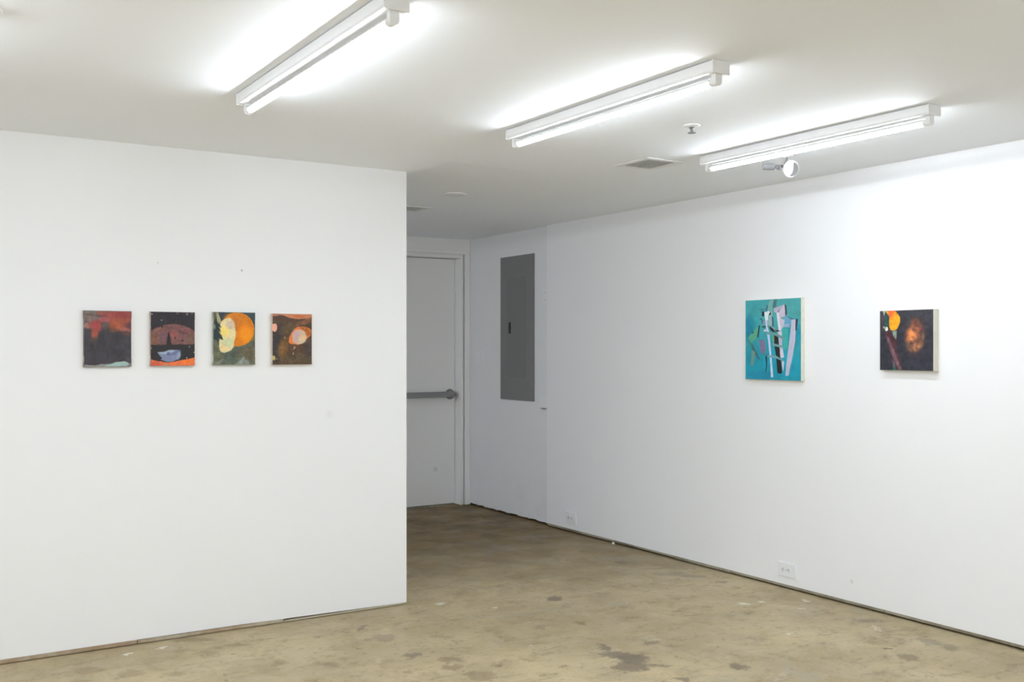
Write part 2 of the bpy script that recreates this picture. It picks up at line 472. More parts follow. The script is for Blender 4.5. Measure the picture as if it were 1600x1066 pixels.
def vent(label, cx, cy, w, l, nsl, turn=0):
    t = thing('ceiling_vent', label, 'air vent', (cx, cy, CEIL), 'ceiling vents', (0, 0, turn))
    b = BM(); fr = .028
    bx(b, -w/2, w/2, -l/2, -l/2+fr, -.006, .001, .002, 1); bx(b, -w/2, w/2, l/2-fr, l/2, -.006, .001, .002, 1)
    bx(b, -w/2, -w/2+fr, -l/2+fr-.001, l/2-fr+.001, -.006, .001, .002, 1); bx(b, w/2-fr, w/2, -l/2+fr-.001, l/2-fr+.001, -.006, .001, .002, 1)
    obj('vent_frame', b, M['vent'], t)
    b = BM(); bx(b, -w/2+fr, w/2-fr, -l/2+fr, l/2-fr, -.0015, -.0005); k = obj('vent_back', b, M['ductgrey'], t)
    iw = w-2*fr
    b = BM()
    for i in range(nsl):
        xx = -iw/2+iw*(i+.5)/nsl
        vs = bx(b, xx-iw/nsl*.34, xx+iw/nsl*.34, -l/2+fr, l/2-fr, -.0065, -.0050)
        for v in vs:
            if v.co.x > xx: v.co.z += .004
    obj('louvres', b, M['vent'], t)
    return t
vent('white louvred ceiling vent between the middle light and the right light', 3.367, 4.015, .245, .262, 7)
vent('ceiling vent in the dim passage, half hidden behind the left wall corner', 3.02, 6.17, .34, .245, 9, 0)

def tor(bm, c, r, rr, axis='Z', seg=28, s2=8):
    rot = {'Z': Matrix(), 'X': Matrix.Rotation(math.pi/2, 4, 'Y'), 'Y': Matrix.Rotation(math.pi/2, 4, 'X')}[axis] if isinstance(axis, str) else axis
    rg = []
    for i in range(seg):
        a = 2*math.pi*i/seg; rg.append([bm.verts.new(Vector(c)+rot @ Vector(((r+rr*math.cos(u))*math.cos(a), (r+rr*math.cos(u))*math.sin(a), rr*math.sin(u)))) for u in [2*math.pi*j/s2 for j in range(s2)]])
    for i in range(seg):
        for j in range(s2): bm.faces.new((rg[i][j], rg[(i+1) % seg][j], rg[(i+1) % seg][(j+1) % s2], rg[i][(j+1) % s2]))

def sprinkler(label, x, y, turn=0):
    t = thing('sprinkler_head', label, 'sprinkler', (x, y, CEIL), None, (0, 0, turn))
    b = BM(); lathe(b, [(0, 0), (.036, 0), (.035, -.003), (.026, -.007), (.016, -.008), (0, -.008)]); obj('escutcheon', b, M['enamel'], t, smooth=True)
    b = BM(); lathe(b, [(0, -.006), (.012, -.006), (.012, -.012), (.009, -.014), (0, -.014)], seg=6)
    for q in (-1, 1):
        rod(b, (q*.009, 0, -.012), (q*.015, 0, -.020), .0032); rod(b, (q*.015, 0, -.020), (q*.004, 0, -.030), .0032)
    rod(b, (0, 0, -.012), (0, 0, -.029), .0028)
    obj('sprinkler_body', b, M['chrome'], t, smooth=True)
    b = BM(); lathe(b, [(0, -.029), (.006, -.029), (.017, -.031), (.0175, -.033), (.006, -.033), (0, -.034)], seg=24); obj('deflector', b, M['chrome'], t, smooth=True)
    return t
sprinkler('small metal fire sprinkler on the ceiling between the middle and right lights', 2.944, 3.233, .6)
t = thing('smoke_detector', 'low white round detector at the top left edge of the photo', 'smoke detector', (.262, 3.172, CEIL))
b = BM(); lathe(b, [(0, 0), (.052, 0), (.054, -.004), (.052, -.006), (0, -.006)], seg=40); obj('base', b, M['enamel'], t, smooth=True)
b = BM(); lathe(b, [(0, -.006), (.044, -.006), (.046, -.010), (.042, -.018), (.030, -.022), (0, -.023)], seg=40); obj('cap', b, M['plastic'], t, smooth=True)
t = thing('cover_disc', 'round painted blanking disc on the dim passage ceiling', 'cover plate', (3.035, 5.445, CEIL))
b = BM(); lathe(b, [(0, .001), (.066, .001), (.066, -.004), (.062, -.007), (0, -.007)], seg=40); obj('disc', b, M['vent'], t, smooth=True)

# small spotlight beside the right light
t = thing('spotlight', 'small grey and white spotlight just beneath the right tube light', 'spotlight', (3.80, 3.49, CEIL))
r_ = Vector((math.cos(math.radians(32.3)), -math.sin(math.radians(32.3)), 0))
f_ = Vector((math.sin(math.radians(32.3)), math.cos(math.radians(32.3)), 0))
b = BM(); lathe(b, [(0, 0), (.030, 0), (.030, -.010), (.024, -.014), (0, -.014)], Matrix.Translation((-.02, -.02, 0)), 28); obj('canopy', b, M['enamel'], t, smooth=True)
u_ = Vector((0, 0, 1))
RC = r_*.012 + u_*-.068 - f_*.02    # centre of the lamp's mouth
b = BM()
rod(b, Vector((-.02, -.02, -.012)), r_*-.014 + u_*-.052, .005)
rod(b, r_*-.014+u_*-.052, r_*-.050+u_*-.058, .006)
obj('arm', b, M['lampgrey'], t, smooth=True)
b = BM()
s0 = r_*-.120 + u_*-.053; s1 = r_*-.064 + u_*-.055
lathe(b, [(0, 0), (.0155, 0), (.016, .002), (.016, .012), (.0165, .014), (.0165, (s1-s0).length), (.010, (s1-s0).length+.002), (0, (s1-s0).length+.002)], aim(s0, s1-s0), 28)
obj('lamp_socket', b, M['lampgrey'], t, smooth=True)
b = BM()
for i in range(4):
    c = s1 + (RC-s1)*(.04+.10*i)
    lathe(b, [(0, 0), (.007+.0022*i, 0), (.009+.0025*i, .004), (.007+.0022*i, .007), (0, .007)], aim(c, RC-s1), 20)
obj('neck', b, M['lampgrey'], t, smooth=True)
fd = (-f_*.94 + r_*.22 - u_*.25).normalized()
b = BM()
lathe(b, [(0, -.040), (.014, -.040), (.020, -.030), (.036, -.008), (.0415, .002), (.0415, .007), (.0375, .007), (.0365, .001), (.030, -.006), (0, -.010)], aim(RC, fd), 36)
hd = obj('lamp_head', b, M['enamel'], t, smooth=True)
b = BM(); lathe(b, [(0, -.006), (.030, -.003), (.0365, .001), (.0355, .003), (0, .0075)], aim(RC + (r_*-.0), fd), 36)
obj('lens', b, M['lens'], hd, smooth=True)
b = BM()
pts = [(.034*math.cos(a), .034*math.sin(a)) for a in [math.radians(-105+i*9) for i in range(20)]] + [(.010, .034*.85), (.009, .0), (.004, -.02)]
mt = Matrix.Translation(RC+fd*.0085) @ Matrix((( r_.x, u_.x, fd.x, 0), (r_.y, u_.y, fd.y, 0), (r_.z, u_.z, fd.z, 0), (0, 0, 0, 1)))
A = [b.verts.new(mt @ Vector((x, y, 0))) for x, y in pts]; B = [b.verts.new(mt @ Vector((x*.96, y*.96, .002))) for x, y in pts]
n = len(pts)
for i in range(n): b.faces.new((A[i], A[(i+1) % n], B[(i+1) % n], B[i]))
b.faces.new(A[::-1]); b.faces.new(B)
obj('lens_crescent', b, M['lampgrey'], hd)  # grey crescent standing in for the reflector's dark right side

# ---------------------------------------------------------------- the paintings
RNG = np.random.RandomState(7)
def vnoise(u, v, s, seed):
    rs = np.random.RandomState(seed); g = rs.rand(66, 66)
    x = (u*s) % 64; y = (v*s) % 64
    i = np.floor(x).astype(int); j = np.floor(y).astype(int); fx = x-i; fy = y-j
    fx = fx*fx*(3-2*fx); fy = fy*fy*(3-2*fy)
    return (g[i, j]*(1-fx)+g[i+1, j]*fx)*(1-fy)+(g[i, j+1]*(1-fx)+g[i+1, j+1]*fx)*fy
def fbm(u, v, s, seed, o=4):
    r = 0; a = .5; t = 0
    for k in range(o): r = r+a*vnoise(u, v, s*2**k, seed+k*13); t += a; a *= .55
    return r/t

class Art:
    def __init__(s, w, h, base, seed, wob=.012, den=1150):
        s.nu = int(w*den/1.6); s.nv = int(h*den/1.6)
        U, V = np.meshgrid(np.linspace(0, 1, s.nu), np.linspace(0, 1, s.nv), indexing='ij')
        s.u, s.v = U, V; s.seed = seed; s.asp = h/w
        s.pu = U+wob*(fbm(U, V*s.asp, 9, seed+1)-.5)*2; s.pv = V+wob*(fbm(U, V*s.asp, 9, seed+2)-.5)*2
        s.c = np.zeros((s.nu, s.nv, 3)); s.c[:] = base
    def put(s, mask, col, amt=1):
        a = np.clip(mask*amt, 0, 1)[..., None]; s.c = s.c*(1-a)+np.array(col, float)*a
    def ell(s, cx, cy, rx, ry, col, soft=.12, rot=0, amt=1, noisy=0, ns=12):
        x = s.pu-cx; y = (s.pv-cy)*s.asp; ry = ry*s.asp
        c, n = math.cos(rot), math.sin(rot); X = x*c+y*n; Y = -x*n+y*c
        d = np.sqrt((X/rx)**2+(Y/ry)**2)
        m = np.clip((1-d)/soft+.5, 0, 1)
        if noisy: m = m*np.clip((fbm(s.u, s.v*s.asp, ns, s.seed+int(cx*97)+5)-.5)*noisy*2+1-noisy*.3, 0, 1.3)
        s.put(m, col, amt)
    def poly(s, pts, col, soft=.012, amt=1, noisy=0, ns=12):
        P_ = [(x, y*s.asp) for x, y in pts]; x = s.pu; y = s.pv*s.asp
        ins = np.zeros(x.shape, bool); dist = np.full(x.shape, 9.)
        for (x0, y0), (x1, y1) in zip(P_, P_[1:]+P_[:1]):
            c = ((y0 > y) != (y1 > y)) & (x < (x1-x0)*(y-y0)/((y1-y0) or 1e-9)+x0); ins ^= c
            dx, dy = x1-x0, y1-y0; tt = np.clip(((x-x0)*dx+(y-y0)*dy)/(dx*dx+dy*dy+1e-12), 0, 1)
            dist = np.minimum(dist, np.hypot(x-x0-tt*dx, y-y0-tt*dy))
        d = np.where(ins, dist, -dist); m = np.clip(d/soft+.5, 0, 1)
        if noisy: m = m*np.clip((fbm(s.u, s.v*s.asp, ns, s.seed+int(pts[0][0]*97)+5)-.5)*noisy*2+1-noisy*.3, 0, 1.3)
        s.put(m, col, amt)
    def mott(s, scale, amt, seed=0, stretch=1, tint=(1, 1, 1)):
        n = (fbm(s.u, s.v*s.asp*stretch, scale, s.seed+seed+40)-.5)*amt
        s.c = np.clip(s.c*(1+n[..., None]*np.array(tint)), 0, 255)

def px(x0, x1, yt0, yt1, yb0, yb1):
    """reads positions on the canvas from corners given in one flat drawing of it"""
    def f(pts):
        r = []
        for x, y in pts:
            u = (x-x0)/(x1-x0); a = yt0+(yt1-yt0)*u; bb = yb0+(yb1-yb0)*u; r.append((u, (y-a)/(bb-a)))
        return r
    return f

def canvas_mat(name, col, col2=None):
    m = mat(name, col, .85, spec=.2); t = NT(m)
    tc = t.new('ShaderNodeTexCoord').outputs['Object']
    if col2: t.l.new(t.mix(t.step(t.noise(tc, 16, 5, .65), .5, .62), col, col2), t.b.inputs['Base Color'])
    t.bump(t.noise(tc, 700, 2), .3, .0006)
    return m
def art_mat():
    m = mat('oil_paint', (.5, .5, .5), .5, spec=.35); t = NT(m)
    at = t.new('ShaderNodeAttribute', attribute_name='paint')
    t.l.new(at.outputs['Color'], t.b.inputs['Base Color'])
    tc = t.new('ShaderNodeTexCoord').outputs['Object']
    t.bump(t.noise(tc, 90, 6, .7), .35, .0012)
    return m
ART = art_mat()

def painting(art, label, w, h, th, loc, rotz, side, surf_label=None):
    """local frame: x right, z up, the picture faces -y; the back of the canvas is at y=0"""
    t = thing('painting', label, 'painting', loc, None, (0, 0, rotz))
    b = BM(); bx(b, -w/2, w/2, -th, -.001, -h/2, h/2, .002, 2)
    # folded canvas corners
    for sx in (-1, 1):
        for sz in (-1, 1):
            x0, x1 = sorted((sx*(w/2-.0005), sx*(w/2+.0012))); z0, z1 = sorted((sz*(h/2-.0), sz*(h/2-.035)))
            bx(b, x0, x1, -th*.96, -.002, z0, z1, .0005, 1)
    obj('canvas', b, side, t)
    me = bpy.data.meshes.new('painted_surface'); nu, nv = art.nu, art.nv
    e = .0012
    X = -w/2+e+art.u*(w-2*e); Z = h/2-e-art.v*(h-2*e)
    Y = -th-.0008-0.0004*fbm(art.u, art.v*art.asp, 40, 3)
    co = np.stack([X, Y, Z], -1).reshape(-1, 3)
    idx = np.arange(nu*nv).reshape(nu, nv)
    q = np.stack([idx[:-1, :-1], idx[:-1, 1:], idx[1:, 1:], idx[1:, :-1]], -1).reshape(-1, 4)
    me.from_pydata(co.tolist(), [], q.tolist()); me.materials.append(ART)
    for p in me.polygons: p.use_smooth = True
    ca = me.color_attributes.new('paint', 'FLOAT_COLOR', 'POINT')
    c = art.c.reshape(-1, 3)/255; c = np.where(c <= .04045, c/12.92, ((c+.055)/1.055)**2.4)*PAINT_GAIN
    ca.data.foreach_set('color', np.concatenate([np.clip(c, 0, .9), np.ones((len(c), 1))], 1).astype(np.float32).ravel())
    o = bpy.data.objects.new('painted_surface', me); COL.objects.link(o); o.parent = t
    return t
PAINT_GAIN = 1.08

# 1: red and grey cloud over dark
a = Art(.204, .255, (66, 62, 70), 11, .02)
f = px(168, 762, 122, 130, 825, 815)
a.mott(6, .35, 1); 
a.ell(.15, .06, .40, .16, (112, 100, 94), .6)
a.poly(f([(330, 125), (770, 125), (770, 365), (680, 370), (560, 360), (500, 330), (470, 230), (350, 190)]), (158, 74, 64), .12)
a.ell(.72, .24, .22, .10, (176, 88, 58), .7)
a.ell(.80, .06, .25, .06, (150, 62, 60), .7)
a.ell(.42, .16, .13, .05, (176, 84, 88), .6)
a.ell(.24, .08, .22, .02, (92, 70, 68), .9, .1)
a.ell(.20, .16, .12, .09, (124, 106, 102), .6)
a.ell(.05, .27, .10, .05, (152, 108, 100), .8)
a.ell(.25, .27, .13, .10, (168, 68, 68), .5)
a.ell(.22, .41, .07, .09, (160, 76, 60), .6)
a.ell(.20, .52, .05, .06, (96, 70, 60), .9, amt=.6)
a.ell(.45, .26, .07, .07, (96, 88, 82), .8, amt=.8)
a.ell(.95, .26, .09, .07, (112, 62, 72), .8)
a.ell(.86, .33, .14, .03, (176, 98, 88), .8, .25)
a.ell(.62, .35, .06, .03, (118, 82, 60), .8)
a.ell(.9, .4, .1, .04, (100, 68, 68), .8)
a.mott(22, .28, 2, .4); a.mott(5, .25, 5)
a.poly([(0, .965), (.3, .965), (.5, .955), (.7, .92), (.85, .91), (1, .95), (1, 1.05), (0, 1.05)], (138, 138, 138), .012)
a.poly([(.42, .99), (.55, .95), (.72, .915), (.85, .912), (.97, .95), (.9, .99), (.6, 1.02)], (156, 190, 184), .02, noisy=.3)
a.ell(.97, .98, .05, .03, (120, 125, 130), .6)
a.c = a.c*.88+a.c.mean(-1, keepdims=True)*.12-3
SD1 = canvas_mat('canvas_edge_dark', (.20, .16, .15), (.45, .40, .38))
painting(a, 'small painting of a red and grey cloud over dark, leftmost on the left wall', .204, .254, .018, (.916, LY, 1.412), 0, SD1)

# 2: dome, boat and orange ground
a = Art(.203, .253, (46, 43, 49), 21, .012)
f = px(1000, 1552, 140, 146, 822, 812)
a.mott(7, .25, 1)
dome = [(1000, 380), (1060, 340), (1130, 315), (1220, 295), (1300, 290), (1400, 310), (1480, 340), (1560, 385), (1560, 545), (1400, 550), (1280, 555), (1140, 560), (1000, 560)]
a.poly(f(dome), (124, 84, 80), .04)
a.ell(.12, .50, .16, .12, (120, 84, 68), .7)
a.ell(.27, .48, .10, .12, (118, 84, 92), .7)
a.poly(f([(1180, 330), (1290, 310), (1420, 335), (1460, 400), (1440, 480), (1380, 440), (1330, 370), (1250, 350), (1200, 360)]), (102, 70, 70), .05)
a.ell(.75, .33, .28, .03, (120, 76, 80), .8, .3)
a.ell(.53, .43, .10, .06, (152, 84, 82), .6, .6)
a.ell(.72, .50, .18, .08, (120, 82, 84), .7)
a.ell(.92, .50, .12, .11, (112, 84, 76), .8)
a.mott(24, .35, 3)
a.poly(f([(1000, 300), (1120, 310), (1140, 350), (1150, 320), (1060, 250), (1000, 260)]), (46, 43, 49), .02)
a.poly(f([(1228, 395), (1240, 470), (1262, 550), (1270, 575), (1180, 575), (1195, 540), (1205, 470), (1215, 410)]), (40, 36, 42), .02)
a.ell(.72, .53, .03, .015, (48, 42, 48), .6); a.ell(.55, .48, .02, .02, (60, 50, 52), .6)
a.poly(f([(1000, 560), (1560, 545), (1560, 720), (1380, 760), (1000, 740)]), (42, 40, 44), .03)
a.poly(f([(1000, 735), (1100, 765), (1200, 778), (1300, 770), (1400, 745), (1480, 728), (1560, 708), (1560, 830), (1000, 830)]), (222, 110, 62), .015)
a.ell(.1, .97, .14, .05, (206, 92, 70), .7); a.ell(.83, .93, .12, .04, (232, 120, 50), .8); a.ell(.33, .98, .06, .03, (200, 130, 95), .7)
a.poly(f([(1088, 652), (1150, 645), (1230, 625), (1340, 618), (1368, 635), (1370, 690), (1345, 740), (1280, 765), (1190, 770), (1125, 745), (1145, 725), (1105, 695)]), (122, 132, 164), .014)
a.poly(f([(1088, 652), (1150, 645), (1230, 625), (1340, 618), (1300, 640), (1200, 672), (1130, 680)]), (156, 170, 192), .04)
a.ell(.40, .78, .05, .03, (96, 104, 140), .7); a.ell(.55, .76, .12, .03, (104, 112, 150), .8, -.5); a.ell(.63, .82, .04, .07, (160, 172, 190), .9, .2, .6)
a.mott(18, .22, 4)
for x, y, r, c in ((1014, 172, .016, (190, 180, 180)), (1133, 243, .014, (140, 150, 160)), (1333, 160, .016, (120, 110, 112)), (1458, 168, .028, (120, 108, 100)), (1520, 158, .02, (110, 84, 80)), (1486, 574, .016, (140, 140, 136)), (1452, 716, .013, (215, 200, 200)), (1006, 598, .012, (180, 170, 170)), (1546, 648, .012, (200, 190, 190))):
    (uu, vv), = f([(x, y)]); a.ell(uu, vv, r, r*.8, c, .5)
SD2 = canvas_mat('canvas_edge_pink', (.45, .36, .32), (.62, .58, .54))
painting(a, 'small painting of a brown dome over a pale blue bowl, second from left', .203, .253, .020, (1.204, LY, 1.413), 0, SD2)

# 3: orange disc and cream cloud
a = Art(.205, .256, (86, 96, 84), 31, .010)
f = px(180, 705, 145, 148, 803, 800)
a.ell(.5, .0, 1.2, .32, (56, 70, 78), .9)
a.ell(.5, .78, .7, .10, (74, 84, 74), .9); a.ell(.85, .8, .25, .18, (104, 96, 76), .9); a.ell(.1, .8, .12, .3, (104, 106, 84), .8)
a.mott(9, .45, 1); a.mott(28, .3, 2)
a.poly(f([(440, 800), (520, 730), (570, 700), (620, 760), (650, 810), (500, 815)]), (128, 136, 128), .05, noisy=.6)
a.poly(f([(185, 800), (260, 745), (300, 740), (260, 790)]), (140, 146, 136), .05, noisy=.5)
a.poly(f([(505, 785), (555, 705), (572, 705), (530, 790)]), (156, 166, 156), .03, noisy=.5)
a.ell(.573, .323, .405, .325, (222, 138, 40), .03)
a.ell(.573, .323, .392, .314, (214, 122, 18), .05)
a.ell(.78, .42, .17, .13, (246, 146, 14), .9); a.ell(.5, .12, .22, .10, (206, 122, 34), .9); a.ell(.52, .22, .06, .14, (196, 112, 44), .8)
a.mott(8, .10, 3)
cl = f([(330, 225), (380, 212), (415, 245), (440, 275), (448, 340), (464, 400), (458, 450), (440, 500), (432, 580), (402, 622), (360, 640), (315, 655), (265, 635), (250, 580), (248, 520), (262, 480), (300, 490), (280, 420), (262, 380), (275, 330), (262, 300), (285, 250)])
a.poly(cl, (222, 208, 158), .016)
a.ell(.25, .36, .12, .10, (240, 214, 122), .8); a.ell(.40, .24, .10, .08, (206, 184, 158), .8); a.ell(.34, .58, .12, .07, (200, 208, 164), .8); a.ell(.25, .69, .1, .06, (228, 204, 150), .8)
a.poly(f([(180, 145), (238, 145), (275, 262), (245, 300), (225, 260), (215, 330), (180, 330)]), (166, 160, 124), .02, noisy=.3)
a.poly(f([(180, 150), (215, 145), (215, 220), (195, 330), (180, 330)]), (70, 76, 66), .03, amt=.8)
a.poly(f([(255, 255), (268, 250), (276, 280), (262, 282)]), (216, 150, 70), .02)
a.poly(f([(212, 190), (225, 270), (285, 335), (240, 318), (278, 395), (240, 378), (302, 495), (240, 470), (250, 560), (225, 500), (180, 480), (180, 330)]), (40, 54, 58), .012)
a.poly(f([(188, 300), (200, 290), (205, 340), (192, 370)]), (150, 156, 140), .02)
a.mott(26, .16, 6)
SD3 = canvas_mat('canvas_edge_green', (.36, .38, .32), (.62, .62, .56))
painting(a, 'small painting of a big orange disc behind a cream cloud, third from left', .205, .255, .020, (1.495, LY, 1.416), 0, SD3)

# 4: egg in the dark brown
a = Art(.206, .254, (78, 61, 46), 41, .014)
f = px(920, 1415, 160, 163, 800, 797)
a.ell(.2, .1, .45, .1, (88, 68, 54), .8); a.ell(.1, .62, .14, .28, (56, 52, 56), .8); a.ell(.1, .3, .25, .1, (66, 56, 54), .8)
a.ell(.27, .68, .13, .20, (122, 88, 48), .7, .2, noisy=.3); a.ell(.62, .66, .22, .12, (92, 66, 48), .9); a.ell(.8, .9, .4, .1, (90, 74, 54), .9); a.ell(.92, .68, .12, .2, (76, 62, 56), .9)
a.ell(.82, .14, .30, .06, (124, 82, 58), .8, -.35); a.ell(.40, .30, .16, .10, (96, 76, 52), .8)
a.mott(9, .45, 1); a.mott(26, .4, 2)
a.poly(f([(915, 155), (1420, 155), (1420, 200), (1380, 212), (1300, 220), (1200, 220), (1110, 205), (1060, 182), (1000, 180), (915, 200)]), (198, 126, 88), .018)
a.poly(f([(915, 155), (1060, 155), (1050, 180), (960, 185), (915, 200)]), (160, 112, 88), .03, amt=.8)
a.poly(f([(1180, 182), (1320, 180), (1300, 205), (1200, 200)]), (188, 92, 50), .05, noisy=.6)
a.poly(f([(915, 195), (1000, 180), (1070, 186), (1130, 215), (1230, 232), (1330, 222), (1290, 250), (1180, 268), (1060, 262), (915, 240)]), (84, 62, 48), .02)
a.ell(.05, .27, .068, .085, (244, 166, 142), .05); 
a.poly(f([(1122, 520), (1128, 455), (1150, 410), (1190, 350), (1240, 322), (1320, 318), (1385, 338), (1415, 375), (1400, 430), (1350, 480), (1300, 530), (1235, 552), (1160, 540)]), (216, 120, 58), .014)
a.poly(f([(1240, 322), (1320, 318), (1385, 338), (1415, 375), (1400, 430), (1350, 440), (1320, 370)]), (150, 84, 36), .03, noisy=.9, ns=30)
a.ell(.68, .455, .185, .148, (206, 178, 152), .04)
a.ell(.60, .41, .10, .08, (198, 164, 168), .8); a.ell(.60, .52, .08, .06, (190, 164, 160), .9); a.ell(.75, .50, .09, .07, (216, 190, 150), .8)
a.ell(.03, .87, .045, .045, (196, 176, 104), .3); a.ell(.115, .892, .018, .014, (226, 214, 180), .4); a.ell(.13, .87, .05, .04, (50, 52, 60), .5, amt=.6)
for x, y, rx, ry, ro in ((1075, 462, .012, .025, 0), (1190, 590, .015, .03, .4), (1178, 660, .012, .03, .2), (1205, 580, .01, .02, -.3)):
    (uu, vv), = f([(x, y)]); a.ell(uu, vv, rx, ry, (160, 140, 118), .7, ro)
a.mott(30, .15, 5)
SD4 = canvas_mat('canvas_edge_peach', (.66, .52, .44), (.72, .66, .58))
painting(a, 'small dark brown painting with a pale egg on orange, rightmost on the left wall', .206, .254, .022, (1.786, LY, 1.414), 0, SD4)

# 5: teal with a white and black tangle of slats
a = Art(.425, .465, (62, 160, 168), 51, .006)
f = px(165, 745, 128, 100, 955, 968)
a.ell(.5, 1.0, 1.1, .45, (24, 150, 174), .9); a.ell(.05, .35, .12, .14, (26, 134, 162), .8); a.ell(.75, .15, .4, .2, (74, 162, 166), .9); a.ell(.9, .45, .14, .12, (30, 140, 164), .8)
a.ell(.3, .95, .3, .06, (26, 136, 166), .9)
a.mott(5, .16, 1); a.mott(16, .12, 2, .5)
T = [
 ([(430, 120), (475, 118), (455, 220), (470, 400), (420, 385), (395, 205)], (112, 170, 166)),
 ([(455, 190), (470, 116), (505, 115), (485, 235), (468, 240)], (66, 118, 120)),
 ([(450, 290), (465, 300), (470, 400), (452, 395)], (40, 90, 100)),
 ([(300, 212), (395, 214), (345, 242)], (64, 128, 150)),
 ([(395, 170), (412, 180), (400, 235), (380, 240)], (56, 110, 130)),
 ([(468, 212), (575, 170), (592, 172), (590, 300), (570, 340), (545, 452), (520, 450), (500, 258), (470, 246)], (202, 192, 214)),
 ([(500, 258), (520, 250), (542, 450), (522, 450)], (220, 226, 240)),
 ([(474, 205), (575, 172), (530, 232), (468, 246)], (176, 176, 196)),
 ([(500, 248), (540, 215), (520, 250)], (90, 110, 125)),
 ([(580, 166), (597, 178), (607, 262), (592, 298)], (50, 60, 74)),
 ([(560, 300), (600, 285), (652, 322), (650, 385), (600, 390), (560, 380)], (100, 164, 196)),
 ([(575, 378), (634, 373), (630, 412), (562, 402)], (152, 172, 208)),
 ([(600, 285), (650, 312), (690, 318), (650, 330)], (70, 100, 130)),
 ([(540, 300), (585, 300), (575, 322), (550, 320)], (110, 160, 160)),
 ([(550, 330), (582, 326), (568, 400), (552, 440)], (196, 196, 214)),
 ([(550, 500), (610, 505), (600, 530), (550, 525)], (120, 160, 180)),
 ([(552, 420), (620, 430), (610, 640), (575, 640), (560, 520)], (60, 170, 166)),
 ([(652, 330), (694, 324), (688, 560), (655, 745), (622, 915), (590, 917), (602, 760), (622, 600), (640, 450)], (184, 188, 210)),
 ([(680, 330), (694, 324), (688, 560), (660, 700), (672, 560)], (202, 190, 204)),
 ([(692, 320), (716, 320), (703, 445), (690, 440)], (40, 62, 84)),
 ([(418, 255), (450, 245), (452, 390), (405, 385), (410, 330)], (150, 180, 186)),
 ([(345, 245), (372, 243), (366, 292), (344, 297)], (26, 26, 36)),
 ([(398, 248), (430, 240), (443, 270), (422, 282), (415, 262)], (26, 28, 38)),
 ([(345, 333), (362, 342), (356, 376), (345, 368)], (30, 34, 46)),
 ([(315, 322), (342, 312), (346, 336), (330, 330)], (50, 96, 120)),
 ([(352, 340), (388, 340), (386, 395), (350, 384)], (124, 152, 170)),
 ([(340, 405), (380, 395), (385, 410), (350, 412)], (40, 50, 64)),
 ([(368, 252), (420, 236), (432, 250), (412, 280), (408, 335), (380, 348)], (220, 232, 240)),
 ([(378, 338), (404, 335), (402, 400), (422, 460), (432, 560), (442, 690), (466, 930), (440, 937), (426, 720), (410, 560), (386, 400)], (190, 206, 232)),
 ([(360, 440), (388, 425), (392, 450), (368, 455)], (206, 214, 230)),
 ([(470, 488), (516, 500), (522, 580), (532, 650), (534, 700), (556, 880), (540, 897), (508, 886), (496, 740), (476, 600)], (30, 25, 30)),
 ([(410, 385), (440, 392), (540, 445), (520, 460), (430, 420)], (128, 160, 170)),
 ([(420, 398), (450, 412), (500, 462), (450, 450), (432, 430)], (28, 26, 34)),
 ([(480, 425), (530, 448), (535, 458), (505, 455)], (28, 26, 34)),
 ([(512, 452), (552, 450), (556, 600), (578, 722), (542, 727), (526, 560)], (216, 202, 218)),
 ([(528, 500), (540, 498), (552, 640), (545, 660)], (170, 160, 186)),
 ([(556, 745), (578, 768), (566, 872), (552, 800)], (206, 206, 220)),
 ([(385, 452), (490, 470), (572, 505), (575, 540), (480, 494), (380, 478)], (104, 152, 154)),
 ([(455, 572), (570, 604), (572, 628), (460, 602)], (116, 156, 160)),
 ([(410, 696), (500, 712), (572, 748), (574, 768), (500, 738), (410, 718)], (112, 158, 166)),
 ([(188, 522), (250, 455), (300, 400), (322, 394), (312, 450), (290, 520), (232, 575)], (84, 164, 136)),
 ([(455, 500), (472, 498), (476, 560), (458, 570)], (96, 170, 120)),
 ([(190, 540), (238, 592), (240, 640), (205, 580)], (70, 140, 110)),
 ([(230, 580), (250, 600), (325, 752), (302, 748), (240, 640)], (66, 104, 112)),
 ([(232, 650), (272, 668), (252, 812), (218, 812)], (106, 148, 140)),
 ([(234, 470), (255, 452), (252, 470), (240, 480)], (20, 60, 60)),
 ([(310, 390), (323, 392), (303, 516), (291, 512)], (20, 26, 32)),
 ([(380, 712), (396, 712), (398, 800), (390, 872), (383, 870), (388, 800)], (30, 40, 50)),
 ([(312, 542), (370, 538), (387, 640), (372, 688), (330, 680)], (122, 116, 150)),
 ([(340, 676), (372, 684), (420, 690), (380, 712)], (70, 130, 150)),
]
for pts, c in T: a.poly(f(pts), c, .008)
a.mott(24, .10, 4)
SD5 = canvas_mat('canvas_edge_cream', (.80, .785, .67), (.72, .74, .66))
painting(a, 'teal painting of a white and black slatted tangle, left one on the right wall', .425, .465, .030, (RX, 4.132, 1.4185), math.radians(-90), SD5)

# 6: orange disc and glow on near-black
a = Art(.31, .303, (46, 46, 56), 61, .008)
f = px(208, 893, 130, 105, 892, 905)
a.ell(.75, .1, .5, .2, (58, 58, 66), .9); a.mott(7, .25, 1)
a.poly(f([(208, 130), (246, 131), (262, 250), (268, 380), (240, 380), (225, 280)]), (74, 62, 66), .02)
a.poly(f([(244, 131), (290, 129), (262, 198)]), (150, 178, 172), .015)
a.poly(f([(285, 132), (400, 127), (446, 160), (474, 215), (472, 290), (440, 357), (402, 384), (350, 376), (325, 320), (332, 210)]), (250, 158, 28), .014)
a.ell(.215, .07, .045, .05, (232, 92, 56), .9); a.ell(.24, .015, .07, .02, (236, 104, 50), .6)
a.poly(f([(272, 195), (300, 160), (328, 195), (332, 330), (292, 350), (262, 300)]), (42, 80, 78), .014)
a.ell(.13, .24, .03, .02, (34, 96, 80), .7)
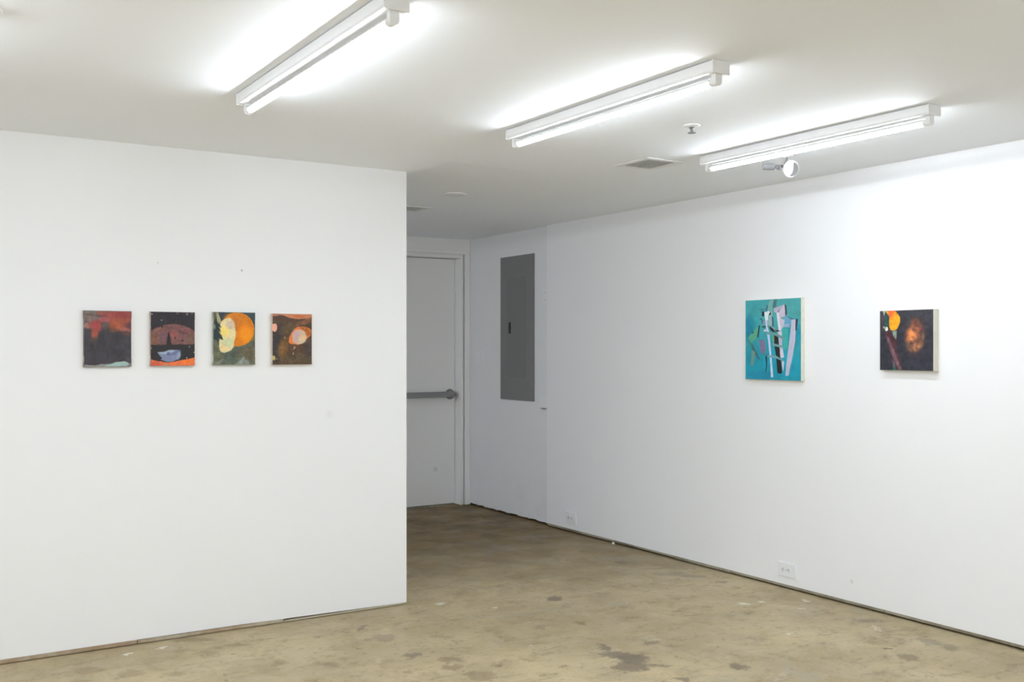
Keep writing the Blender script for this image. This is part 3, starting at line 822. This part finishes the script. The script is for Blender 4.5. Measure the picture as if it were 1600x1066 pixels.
a.poly(f([(330, 370), (375, 390), (370, 410), (330, 385)]), (40, 74, 72), .015)
a.poly(f([(368, 392), (400, 380), (432, 384), (430, 440), (418, 502), (382, 452)]), (128, 144, 130), .014)
a.poly(f([(272, 398), (330, 372), (400, 470), (432, 520), (428, 640), (512, 882), (452, 892), (380, 780), (320, 580)]), (72, 40, 48), .016)
a.poly(f([(286, 450), (332, 475), (400, 640), (445, 765), (503, 884), (455, 888), (382, 735), (330, 592)]), (112, 84, 92), .03, noisy=.4)
a.poly(f([(378, 770), (400, 790), (415, 860), (380, 870)]), (84, 82, 92), .02)
a.poly(f([(378, 862), (400, 850), (432, 880), (430, 896), (382, 894)]), (36, 96, 84), .015)
a.ell(.127, .305, .028, .036, (218, 228, 202), .2); a.ell(.085, .28, .025, .02, (160, 160, 150), .5, .6)
a.ell(.67, .43, .17, .26, (80, 56, 52), .9, .15)
a.ell(.635, .38, .11, .19, (196, 116, 72), .9, .35, noisy=.9, ns=14)
a.ell(.60, .45, .07, .10, (220, 136, 80), .8, .3, noisy=.8, ns=16)
a.ell(.67, .22, .04, .06, (104, 60, 50), .9, amt=.8)
a.ell(.68, .60, .12, .08, (176, 116, 78), .8, -.4, noisy=1.1, ns=16)
a.ell(.57, .60, .06, .07, (120, 92, 74), .8, noisy=.9, ns=18)
a.ell(.775, .31, .03, .03, (128, 66, 62), .9); a.ell(.81, .48, .03, .11, (112, 86, 66), .9, noisy=.6)
a.ell(.74, .26, .06, .025, (112, 70, 60), .9)
a.ell(.66, .52, .08, .03, (88, 56, 56), .9, noisy=.8); a.ell(.60, .55, .04, .02, (84, 54, 54), .9)
a.mott(18, .5, 9)
a.mott(22, .25, 3)
SD6 = canvas_mat('canvas_edge_linen', (.72, .69, .60), (.66, .63, .54))
painting(a, 'near-black painting with an orange disc and smoky glow, right one on the right wall', .31, .303, .040, (RX, 3.236, 1.4085), math.radians(-90), SD6)

# ---------------------------------------------------------------- crumbs of plaster and litter
b = BM(); bmesh.ops.create_icosphere(b, subdivisions=1, radius=.014)
for v in b.verts: v.co = Vector((v.co.x*.8*random.uniform(.8, 1.2), v.co.y*1.1, v.co.z*.8*random.uniform(.8, 1.1)))
o = obj('plaster_crumb', b, M['chip']); o.location = (4.372, 5.60, .011)
o['label'] = 'white plaster crumb on the floor against the right wall'; o['category'] = 'debris'

# ---------------------------------------------------------------- camera, world, view
cd = bpy.data.cameras.new('camera'); cam = bpy.data.objects.new('camera', cd); COL.objects.link(cam)
cam.location = (0, 0, H); cam.rotation_euler = (math.radians(90), 0, math.radians(-32.3))
cd.sensor_width = 36; cd.lens = 36*1589/1600; cd.shift_y = 11/1600; cd.clip_start = .01
SC.camera = cam
w = bpy.data.worlds.new('world'); SC.world = w; w.use_nodes = True
w.node_tree.nodes['Background'].inputs[0].default_value = (0, 0, 0, 1)
SC.view_settings.view_transform = 'Standard'; SC.view_settings.look = 'None'
SC.view_settings.exposure = 0; SC.view_settings.gamma = 1
SC.cycles.max_bounces = 16; SC.cycles.diffuse_bounces = 14
